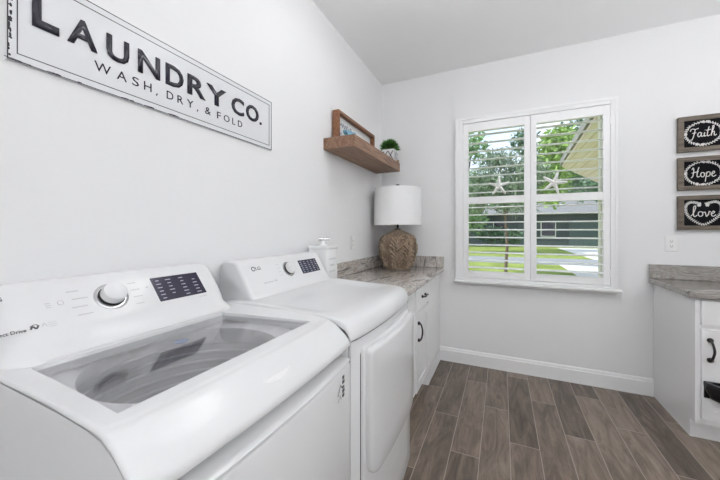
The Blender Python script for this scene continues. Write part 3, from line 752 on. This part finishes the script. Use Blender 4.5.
for k in range(1000):
    th = random.uniform(0, 2 * PI); el = random.uniform(-.12, PI / 2); ln = random.uniform(.06, .118)
    d = Vector((math.cos(th) * math.cos(el), math.sin(th) * math.cos(el), math.sin(el) * .95 + .1))
    c = Vector((px, py, SZ1 + ph + .004)); tip = c + d * ln * random.uniform(.85, 1.0)
    base = c + d * ln * random.uniform(.2, .6); sd = d.cross(Vector((random.random() - .5, random.random() - .5, random.random() - .5))).normalized() * .0075
    if tip.z < SZ1 + ph - .01: continue
    v = [bm.verts.new(p) for p in (base, (base + tip) / 2 + sd, tip, (base + tip) / 2 - sd)]; bm.faces.new(v)
part('foliage', bm, M['bush'], PT, kind='stuff')
bm = B(); box(bm, .226, .246, -.196, -.176, SZ1, SZ1 + .030, .002); solo('wood_block', bm, M['blockwood'], (.236, -.186, SZ1), 'tiny tan wooden block at the shelf end beside the potted plant', 'block')

# ------------------------------------------------------------------ laundry sign
SG = thing('metal_sign', 'large white metal sign with raised black lettering above the washing machine', 'sign', (0, -2.2475, 1.71))
s0, s1, sz0, sz1 = -2.7465, -1.749, 1.711, 1.975
bm = B(); box(bm, .001, .010, s0, s1, sz0, sz1, .002); part('panel', bm, M['sheet'], SG)
PS = Plane((.010, 0, 0), (0, 1, 0), (0, 0, 1))
bm = B(); border(bm, PS, s0 + .0006, s1 - .0006, sz0 + .0006, sz1 - .0006, .0022, -.001, .0012); part('rim', bm, M['letter'], SG, label='thin black painted rim')
bm = B(); random.seed(31)
for k in range(46):      # paint chips, most of them down the left edge and along the lower left
    if k < 30: cy_, cz_, sy_, sz_ = s0 + random.uniform(.003, .009), random.uniform(sz0 + .01, sz1 - .01), random.uniform(.002, .005), random.uniform(.002, .009)
    else: cy_, cz_, sy_, sz_ = s0 + .004 + random.random() ** 1.6 * .45, sz0 + random.uniform(.0025, .005), random.uniform(.006, .022), random.uniform(.001, .0022)
    bm.faces.new([bm.verts.new(PS.p(cy_ + sy_ * math.cos(q * PI / 4) * random.uniform(.6, 1.1), cz_ + sz_ * math.sin(q * PI / 4) * random.uniform(.6, 1.1), .0004 + k * 1e-6)) for q in range(8)])
part('paint_chips', bm, M['letter'], SG, kind='stuff')
bm = B(); border(bm, PS, s0 + .018, s1 - .018, sz0 + .021, sz1 - .021, .0022, 0, .001); part('border_line', bm, M['letter'], SG)
bm = B()
zb, hh = 1.8235, .081
text_into(bm, 'L', PS, -2.700, zb, .056, .122, 0, .003, .028)
LAUNDRY = (('A', -2.626, -2.552), ('U', -2.528, -2.462), ('N', -2.434, -2.358), ('D', -2.337, -2.265), ('R', -2.248, -2.165), ('Y', -2.160, -2.057), ('C', -2.026, -1.949), ('O', -1.936, -1.849))
for ch, ya_, yb_ in LAUNDRY:
    if ch == 'C': part('word', bm, M['letter'], SG); bm = B()
    text_into(bm, ch, PS, ya_, zb, yb_ - ya_, hh, 0, .003, .026)
text_into(bm, '.', PS, -1.842, zb, .016, .015, 0, .003, .02)
part('word', bm, M['letter'], SG)
bm = B()
small = 'WASH, DRY, & FOLD'; xs = -2.560
cw = {'W': .045, 'A': .030, 'S': .022, 'H': .026, 'D': .026, 'R': .024, 'Y': .028, '&': .028, 'F': .020, 'O': .032, 'L': .018}
tot = sum(cw.get(c, 0) for c in small); ngap = len(small) - 1; gap = (.600 - tot - 2 * .006) / ngap
for c in small:
    if c == ' ': xs += gap; part('small_word', bm, M['letter'], SG); bm = B(); continue
    if c == ',': ribbon(bm, PS, [(xs + .004, 1.774), (xs, 1.764)], .004, .001, 1); xs += .006 + gap; continue
    text_into(bm, c, PS, xs, 1.770, cw[c], .030, 0, .0012, 0); xs += cw[c] + gap
part('small_word', bm, M['letter'], SG)

# ------------------------------------------------------------------ three framed word signs
def circ(cx, cy, rx, ry, a0=0, a1=360, n=12): return [(cx + rx * math.cos(math.radians(a0 + (a1 - a0) * k / n)), cy + ry * math.sin(math.radians(a0 + (a1 - a0) * k / n))) for k in range(n + 1)]
GL = {
 'Faith': ([[(-.12, .62), (-.06, .80), (.10, .86), (.30, .80), (.52, .90)], [(.26, .80), (.20, .45), (.12, .10), (.0, -.22), (-.12, -.20)], [(.02, .42), (.34, .46)],
   [(.70, .40), (.58, .46), (.46, .30), (.46, .10), (.56, .03), (.68, .18), (.74, .42), (.71, .14), (.78, .03), (.90, .12)],
   [(.98, .44), (.93, .16), (.98, .03), (1.10, .12)], [(1.00, .62), (1.02, .66)],
   [(1.30, .95), (1.20, .50), (1.16, .16), (1.22, .03), (1.34, .12)], [(1.06, .60), (1.44, .66)],
   [(1.42, .10), (1.58, .60), (1.66, .95), (1.58, 1.0), (1.52, .60), (1.44, .02)], [(1.46, .20), (1.58, .42), (1.68, .40), (1.66, .14), (1.72, .03), (1.86, .14)]], 1.75),
 'Hope': ([[(.0, .70), (.10, .88), (.14, .60), (.06, .10), (-.08, -.02)], [(.50, .92), (.40, .55), (.36, .12), (.44, .03), (.56, .10)], [(-.02, .40), (.20, .46), (.48, .52)],
   circ(.74, .22, .13, .20, 80, 440, 12), [(.84, .36), (.94, .32)], [(1.04, .46), (.98, .05), (.92, -.42)], [(1.02, .32), (1.14, .46), (1.26, .36), (1.22, .12), (1.08, .03), (1.0, .10)],
   [(1.32, .20), (1.48, .28), (1.56, .40), (1.48, .48), (1.38, .32), (1.38, .10), (1.50, .02), (1.66, .14)]], 1.6),
 'love': ([[(-.06, .06), (.10, .30), (.26, .80), (.24, .98), (.14, .90), (.10, .40), (.14, .06), (.24, .02), (.38, .16)],
   circ(.60, .24, .16, .22, 80, 440, 12), [(.70, .42), (.84, .38), (.92, .42)], [(.92, .42), (.98, .10), (1.02, .02), (1.14, .20), (1.20, .46), (1.30, .40)],
   [(1.30, .22), (1.46, .28), (1.56, .40), (1.48, .48), (1.36, .32), (1.36, .10), (1.48, .02), (1.66, .16)]], 1.6)}
def word_sign(word, z0, z1, label, heart=False):
    xa, xb = 2.350, 2.628; zc_ = (z0 + z1) / 2; xc = (xa + xb) / 2
    t = thing('framed_word_sign', label, 'sign', (xc, -.001, z0), None)
    b = B(); w_ = .031
    for a, b2, c, d in ((xa, xa + w_, z0, z1), (xb - w_, xb, z0, z1), (xa + w_, xb - w_, z0, z0 + w_), (xa + w_, xb - w_, z1 - w_, z1)): box(b, a, b2, -.032, -.001, c, d, .0015)
    part('frame', b, M['greywood'], t)
    b = B(); box(b, xa + w_, xb - w_, -.016, -.002, z0 + w_, z1 - w_); part('board', b, M['board'], t)
    P = Plane((xc, -.016, zc_), (1, 0, 0), (0, 0, 1)); b = B()
    st, wd = GL[word]; k = .122 / wd
    for q_, s in enumerate(st): ribbon(b, P, [((x - wd / 2) * k, (y - .36) * k * 1.05) for x, y in s], .0052, .0010 + .0004 * q_)
    part('lettering', b, M['chalk'], t)
    b = B(); random.seed(len(word) + 40)
    if not heart:
        for q in range(76):
            a = 2 * PI * q / 76; ex, ez = .096 * math.cos(a), .083 * math.sin(a)
            tang = math.atan2(.083 * math.cos(a), -.096 * math.sin(a)); sgn = 1 if q % 2 else -1
            leaf2d(b, P, ex, ez, tang + sgn * .7, .0145 + random.uniform(-.003, .004), .0075, .0006 + q * 1e-6)
        ribbon(b, P, circ(0, 0, .095, .082, 0, 360, 40), .0035, .0004, 2)
        for a in (75, 90, 250, 268, 0, 180):
            for q in range(5): leaf2d(b, P, .096 * math.cos(math.radians(a)), .083 * math.sin(math.radians(a)), q * 2 * PI / 5, .013, .010, .0008)
    else:
        hf = [(0, -.088), (.045, -.062), (.080, -.025), (.095, .020), (.090, .060), (.066, .078), (.036, .072), (.012, .062)]
        pts = [(p.x, p.y) for p in smooth_pts([(-x_, y_) for x_, y_ in reversed(hf)] + hf[1:], 4)]
        ribbon(b, P, pts, .0032, .0004, 1)
        for q in range(len(pts) - 1):
            (ax_, ay_), (bx_, by_) = pts[q], pts[q + 1]; tang = math.atan2(by_ - ay_, bx_ - ax_)
            for sgn in (-1, 1): leaf2d(b, P, ax_, ay_, tang + sgn * .95 , .0135, .006, .0006 + q * 1e-6)
        for cx_ in (-.022, .022):
            for q in range(6): leaf2d(b, P, cx_, .055, q * PI / 3, .014, .011, .0009)
    part('wreath', b, M['chalk'], t)
word_sign('Faith', 1.846, 2.104, 'black framed sign reading Faith, topmost of the three on the back wall')
word_sign('Hope', 1.564, 1.806, 'black framed sign reading Hope, middle of the three on the back wall')
word_sign('love', 1.273, 1.524, 'black framed sign reading love inside a heart wreath, lowest of the three', True)

# ------------------------------------------------------------------ right cabinet
RC0, RF = 2.217, -.562
RC = thing('base_cabinet', 'white base cabinet on the right with drawer and black door pull', 'cabinet', (2.7, -.25, 0))
bm = B(); prism(bm, [(RF, .112), (RF, CZ - .04), (-.004, CZ - .04), (-.004, 0), (-.505, 0), (-.505, .112)], lambda p, t: (t, p[0], p[1]), RC0, RC0 + .018)
box(bm, RC0 + .018, 3.2, RF, -.004, .112, CZ - .04); box(bm, RC0 + .018, 3.2, -.503, -.004, 0, .112)
part('cabinet_body', bm, M['cabinet'], RC)
PR = Plane((0, RF, 0), (1, 0, 0), (0, 0, 1))
for k, xa in enumerate((2.239, 2.712)):
    bm = B(); rect(bm, PR, xa, xa + .455, .709, .852, 0, .018); dr = part('drawer', bm, M['cabinet'], RC)
    bm = B(); shaker(bm, PR, xa, xa + .455, .150, .684, 0); do = part('door', bm, M['cabinet'], RC)
    bm = B(); xc = xa + .034 if k == 0 else xa + .415; yf = RF - .018; z0, z1 = .508, .624
    tube(bm, smooth_pts([(xc, yf, z0), (xc, yf - .018, z0 + .003), (xc + .005, yf - .027, z0 + .03), (xc + .008, yf - .030, (z0 + z1) / 2), (xc + .005, yf - .027, z1 - .03), (xc, yf - .018, z1 - .003), (xc, yf, z1)], 4), .0062, 8)
    for z in (z0, z1): lathe(bm, (xc, yf, z), [(.013, 0), (.0145, .008), (.011, .016), (.003, .020)], 16, (0, -1, 0))
    part('handle', bm, M['black'], do, True, 'black curved door pull')
CT2 = thing('countertop', 'streaked grey stone countertop with rounded corner under the framed signs', 'countertop', (2.7, -.27, CZ - .04))
bm = B()
cr = .06; poly = [(3.2, -.003), (2.188, -.003)]
fx, fy = 2.188, -.598
for k in range(9):
    a = PI + PI / 2 * k / 8; poly.append((fx + cr + cr * math.cos(a), fy + cr + cr * math.sin(a)))
poly += [(3.2, fy)]
prism(bm, poly, lambda p, t: (p[0], p[1], t), CZ - .04, CZ, .007, 3); part('slab', bm, M['stone_x'], CT2, True)
bm = B(); box(bm, 2.188, 3.2, -.024, -.003, CZ, CZ + .106, .003); solo('backsplash', bm, M['stone_x'], (2.7, -.013, CZ), 'low grey stone backsplash on the right counter', 'backsplash')
# black half-round pocket on the cabinet door
HB = thing('door_bin', 'black half-round bin fixed to the white cabinet door on the right', 'bin', (2.357, RF - .018, .283))
bx, by = 2.357, RF - .0185
bm = B(); outer, inner_ = [], []
def half(r, z, sq=.85): return [(bx - r * math.cos(PI * k / 20), by - r * sq * math.sin(PI * k / 20), z) for k in range(21)]
loops = [half(.085, .283), half(.100, .300), half(.109, .335), half(.112, .373), half(.110, .379), half(.088, .379), half(.085, .370), half(.074, .300)]
grid(bm, loops)
bm.faces.new([bm.verts.new(p) for p in half(.085, .283)]); bm.faces.new([bm.verts.new(p) for p in half(.074, .300)])
part('bin_shell', bm, M['black_gloss'], HB, True)
bm = B(); box(bm, bx - .110, bx + .110, by - .006, by, .283, .381, .002); part('back_plate', bm, M['black_gloss'], HB)

# ------------------------------------------------------------------ ceiling light and added fill lights
def ceiling_light(cx, cy, lx, ly, label):
    t = thing('ceiling_light', label, 'ceiling light', (cx, cy, H - .17))
    pl_ = Plane((cx, cy, H), (1, 0, 0), (0, -1, 0))   # normal down
    for sx_ in (-1, 1):
        b = B(); rect(b, pl_, sx_ * lx * .4 - .02, sx_ * lx * .4 + .02, -.02, .02, .0, .11); part('bracket', b, M['trim'], t)
    b = B(); rect(b, pl_, -lx / 2, lx / 2, -ly / 2, ly / 2, .11, .17); part('diffuser', b, M['diffuser'], t)
ceiling_light(1.05, -1.60, 1.20, .22, 'white rectangular ceiling light over the appliances')
def add_fill_uplight(x, y, z, label):  # out-of-view uplight, added to brighten ceiling and walls evenly
    t = thing('fill_uplight', label, 'fill light', (x, y, 0))
    b = B(); lathe(b, (x, y, 0), [(0, 0), (.14, 0), (.14, .012), (.03, .03), (0, .03)], 32); part('base', b, M['trim'], t, True)
    b = B(); tube(b, [(x, y, .028), (x, y, z - .118)], .012, 12); part('pole', b, M['trim'], t, True)
    b = B(); lathe(b, (x, y, z), [(0, -.13), (.10, -.12), (.19, -.07), (.235, 0), (.242, .01), (.236, .012), (.225, 0), (.18, -.06), (.09, -.105), (0, -.112)], 40); part('bowl', b, M['trim'], t, True)
    b = B(); lathe(b, (x, y, z), [(0, -.012), (.205, -.012), (.205, -.022), (0, -.022)], 40); part('fill_disc', b, M['fill_glow'], t)
add_fill_uplight(2.95, -3.70, 1.65, 'white fill uplight added unseen behind the camera')
add_fill_uplight(2.95, -2.00, 1.60, 'white fill uplight added out of view in front of the right cabinet side')
t = thing('fill_ball', 'round white fill light added unseen behind the camera', 'pendant light', (1.70, -3.95, 1.6))  # unseen light added to fill the room from behind the camera
bm = B(); lathe(bm, (1.70, -3.95, H), [(.06, 0), (.06, -.02), (0, -.02)], 24); part('canopy', bm, M['trim'], t)
bm = B(); tube(bm, [(1.70, -3.95, 1.87), (1.70, -3.95, H - .015)], .006, 8); part('stem', bm, M['trim'], t)
bm = B(); ball(bm, (1.70, -3.95, 1.75), .12, 3); part('fill_glow', bm, M['fill_glow_soft'], t, True)

# ------------------------------------------------------------------ outdoors
GZ = -.15
bm = B(); box(bm, -40, 60, .2, 120, GZ - .1, GZ); struct('ground', bm, M['grass'])
bm = B(); box(bm, -40, 60, 11.7, 15.0, GZ - .05, GZ + .012); struct('road', bm, M['asphalt'])
bm = B(); box(bm, 3.3, 6.6, 4.0, 11.7, GZ - .05, GZ + .014); struct('driveway', bm, M['concrete'])
bm = B(); box(bm, 5.2, 9.5, 15.0, 26.0, GZ - .05, GZ + .014); struct('driveway_2', bm, M['concrete'])
# neighbour's roof overhang (own wing): boards seen from below
WG = thing('roof_overhang', 'cream boarded roof overhang seen through the right shutter panel', 'roof', (2.4, 5.0, GZ))
bm = B(); prism(bm, [(2.22, 1.0), (2.398, 5.13), (4.186, 9.229), (9, 9.3), (9, 1.0)], lambda p, t: (p[0], p[1], t), 2.70, 2.74); part('soffit', bm, M['soffit'], WG)
bm = B(); prism(bm, [(2.18, .98), (2.36, 5.15), (4.16, 9.27), (9, 9.34), (9, .98)], lambda p, t: (p[0], p[1], t), 2.74, 2.86); part('roof_slab', bm, M['roofgrey'], WG)
for qx, qy in ((5.6, 1.6), (7.6, 8.6)):
    bm = B(); box(bm, qx - .08, qx + .08, qy - .08, qy + .08, GZ, 2.70); part('post', bm, M['ivory'], WG)
# house across the road
HS = thing('house', 'low dark teal house with grey roof across the road outside the window', 'house', (6, 32, GZ))
bm = B(); box(bm, -2.0, 15, 29.5, 38, GZ, 2.75); part('walls', bm, M['teal'], HS)
bm = B()
vb = [bm.verts.new(p) for p in ((-2.8, 28.6, 2.7), (15.8, 28.6, 2.7), (15.8, 39, 2.7), (-2.8, 39, 2.7))]; vt = [bm.verts.new(p) for p in ((2.4, 33.8, 5.0), (10.6, 33.8, 5.0))]
bm.faces.new(vb[::-1]); bm.faces.new((vb[0], vb[1], vt[1], vt[0])); bm.faces.new((vb[1], vb[2], vt[1])); bm.faces.new((vb[2], vb[3], vt[0], vt[1])); bm.faces.new((vb[3], vb[0], vt[0]))
part('roof', bm, M['roofgrey'], HS)
for xa, xb, za, zb_ in ((.4, 1.5, .7, 2.1), (4.4, 5.6, .7, 2.1), (12, 13.4, .7, 2.1)):
    bm = B(); box(bm, xa, xb, 29.42, 29.5, za, zb_); wf = part('window', bm, M['trim'], HS); bm = B(); box(bm, xa + .08, xb - .08, 29.38, 29.44, za + .08, zb_ - .08); part('pane', bm, M['display'], wf)
bm = B(); box(bm, 6.6, 9.4, 29.4, 29.5, GZ, 2.2); part('garage_door', bm, M['teal_door'], HS)
bm = B(); box(bm, 2.6, 3.5, 29.4, 29.5, GZ, 2.0); part('door', bm, M['teal_door'], HS)

def leaves(bm, blobs, n, ln, wd, droop=.3):
    tot = sum(b[3] * b[4] * b[5] for b in blobs)
    for cx, cy, cz, rx, ry, rz in blobs:
        for k in range(int(n * rx * ry * rz / tot)):
            d = Vector((random.gauss(0, 1), random.gauss(0, 1), random.gauss(0, 1))).normalized(); r = random.random() ** .45
            c = Vector((cx + d.x * rx * r, cy + d.y * ry * r, cz + d.z * rz * r))
            a = Vector((random.gauss(0, 1), random.gauss(0, 1), random.gauss(0, .6) - droop)).normalized(); s = a.cross(Vector((random.gauss(0, 1), random.gauss(0, 1), random.gauss(0, 1)))).normalized()
            l_ = ln * random.uniform(.6, 1.3); w_ = wd * random.uniform(.7, 1.2)
            bm.faces.new([bm.verts.new(p) for p in (c, c + a * l_ * .5 + s * w_ / 2, c + a * l_, c + a * l_ * .5 - s * w_ / 2)])
def tree(x, y, blobs, m, label, n=2500, ln=.3, wd=.12, tr=.15, droop=.3, th=None, name='tree'):
    t = thing(name, label, 'tree' if name == 'tree' else 'shrub', (x, y, GZ), 'trees and shrubs beyond the window')
    b = B(); bl = [(x + a, y + b_, c, d, e, f) for a, b_, c, d, e, f in blobs]; leaves(b, bl, n, ln, wd, droop); part('foliage', b, m, t, kind='stuff')
    b = B(); top = th or max(c for _, _, c, *_ in bl)
    tube(b, [(x, y, GZ), (x + .05, y, GZ + (top - GZ) * .3), (x - .02, y + .02, GZ + (top - GZ) * .65), (x + .04, y, top)], [tr * 1.15, tr, tr * .85, tr * .5], 10)
    for q in bl[:6]: tube(b, [(x, y, GZ + (top - GZ) * .6), ((x + q[0]) / 2, (y + q[1]) / 2, (GZ + (top - GZ) * .6 + q[2]) / 2 + .1), (q[0], q[1], q[2])], [tr * .5, tr * .35, tr * .15], 6)
    part('trunk', b, M['bark'], t, True)
random.seed(99)
# slender tree by the road, drooping crown
tree(1.27, 7.75, [(-.7, 0, 2.9, .7, .7, .5), (.1, .1, 2.7, .8, .7, .45), (.7, 0, 3.1, .6, .6, .5), (-.2, .2, 3.6, .7, .6, .45), (-.95, .2, 2.2, .5, .5, .32), (.25, -.1, 2.15, .6, .5, .3)], M['leaf_grey'], 'slender tree with drooping grey green crown, seen through the left shutter panel', 3800, .30, .04, .045, 1.0, 3.0)
tree(-.9, 17.5, [(0, 0, 3.4, 1.6, 1.5, 1.6), (-1, .5, 5.2, 1.2, 1.2, 1.3), (.4, 0, 6.6, 1.0, 1, 1.0), (0, 0, 1.9, 1.3, 1.2, .8)], M['leaf_mid'], 'leafy green tree at the left edge of the left shutter panel', 3600, .34, .16, .14)
tree(2.93, 21, [(-.4, 0, 4.6, 1.7, 1.4, 1.2), (.6, 0, 6.0, 1.3, 1.2, 1.0), (-.4, 0, 7.4, .9, 1, .9), (-1.5, 0, 3.8, 1.4, 1.2, 1.0)], M['leaf_dark'], 'dark spreading tree seen behind the middle of the left shutter panel', 3400, .36, .14, .14)
tree(2.17, 10.5, [(.75, 0, 3.4, .60, .7, .9), (.95, 0, 4.5, .65, .7, .7), (.75, 0, 2.5, .35, .5, .35)], M['leaf_light'], 'yellow green tree at the left edge of the right shutter panel', 2400, .22, .10, .07)
tree(7.4, 19, [(-1.8, 0, 3.9, 1.2, 1.1, .9), (-2.4, 0, 5.2, 1.0, 1, .9), (-2.5, 0, 7.0, 1.1, 1, 1.0), (0, 0, 4.6, 1.3, 1.2, 1.2), (-.9, 0, 5.9, 1.0, 1.0, .9), (1.2, 0, 5.4, 1.1, 1.1, 1.1), (.4, .3, 3.5, 1.3, 1, .7)], M['leaf_dark'], 'dark green tree beside the cream roof edge, seen through the right shutter panel', 3600, .34, .15, .12)
tree(9.5, 24, [(0, 0, 4.9, 2.0, 1.6, 1.2), (-1.6, 0, 4.4, 1.4, 1.4, 1.0), (1.6, 0, 5.6, 1.5, 1.4, 1.4)], M['leaf_dark'], 'dark tree standing below the cream roof edge across the road', 2600, .42, .2, .2)
tree(-6.5, 25, [(0, 0, 3.4, 2.6, 2, 2.2), (2.6, 0, 4.6, 2.2, 2, 1.9), (0, 0, 6.4, 2.2, 2, 1.7), (1.4, 0, 2.0, 2.4, 1.4, 1.2)], M['leaf_mid'], 'tall distant tree beyond the left end of the house', 3200, .5, .25, .22)
tree(3.8, 44, [(0, 0, 6.6, 3.2, 2, 2.2), (3.8, 0, 7.2, 3, 2, 2.4), (8, 0, 6.6, 3.4, 2, 2.2), (12, 0, 7.6, 3.4, 2, 2.6)], M['leaf_grey'], 'pale tree behind the grey roof of the house', 3600, .7, .35, .3)
tree(.2, 27.2, [(0, 0, .9, 1.3, .6, .8), (1.7, 0, .7, 1.0, .6, .7)], M['leaf_dark'], 'dark green shrub in front of the left end of the house', 1800, .3, .16, .05, .1, .8, 'shrub')
tree(11.5, 27.4, [(0, 0, .7, 1.5, .6, .7)], M['leaf_dark'], 'dark green shrub in front of the right end of the house', 1200, .3, .16, .05, .1, .6, 'shrub')

# ------------------------------------------------------------------ light
w = bpy.data.worlds.new('world'); S.world = w; w.use_nodes = True; nt = w.node_tree; bg = nt.nodes['Background']
tcw = nt.nodes.new('ShaderNodeTexCoord'); sp_ = nt.nodes.new('ShaderNodeSeparateXYZ'); nt.links.new(tcw.outputs['Generated'], sp_.inputs[0])
cr_ = nt.nodes.new('ShaderNodeValToRGB'); cr_.color_ramp.elements[0].color = (.86, .93, 1, 1); cr_.color_ramp.elements[1].color = (.25, .47, .86, 1); cr_.color_ramp.elements[1].position = .8
nt.links.new(sp_.outputs['Z'], cr_.inputs[0])
nz = nt.nodes.new('ShaderNodeTexNoise'); nz.inputs['Scale'].default_value = 3.2; nz.inputs['Detail'].default_value = 6; nt.links.new(tcw.outputs['Generated'], nz.inputs['Vector'])
cl = nt.nodes.new('ShaderNodeValToRGB'); cl.color_ramp.elements[0].position = .45; cl.color_ramp.elements[1].position = .62; nt.links.new(nz.outputs['Fac'], cl.inputs[0])
mxw = nt.nodes.new('ShaderNodeMix'); mxw.data_type = 'RGBA'; nt.links.new(cl.outputs[0], mxw.inputs[0]); nt.links.new(cr_.outputs[0], mxw.inputs[6]); mxw.inputs[7].default_value = (1, 1, 1, 1)
nt.links.new(mxw.outputs[2], bg.inputs['Color']); bg.inputs['Strength'].default_value = 1.6
sun = bpy.data.lights.new('sun', 'SUN'); sun.energy = 4.5; sun.angle = .01; sun.color = (1, .95, .86)
so = bpy.data.objects.new('sun', sun); COL.objects.link(so); so.rotation_euler = Vector((-.6, -.28, .75)).to_track_quat('Z', 'Y').to_euler()

vs = S.view_settings; vs.view_transform = 'Standard'; vs.look = 'None'; vs.gamma = 1; vs.use_curve_mapping = False; vs.exposure = 0.05
S.cycles.max_bounces = 10; S.cycles.diffuse_bounces = 6; S.cycles.glossy_bounces = 5; S.cycles.transparent_max_bounces = 12
S.cycles.use_denoising = True
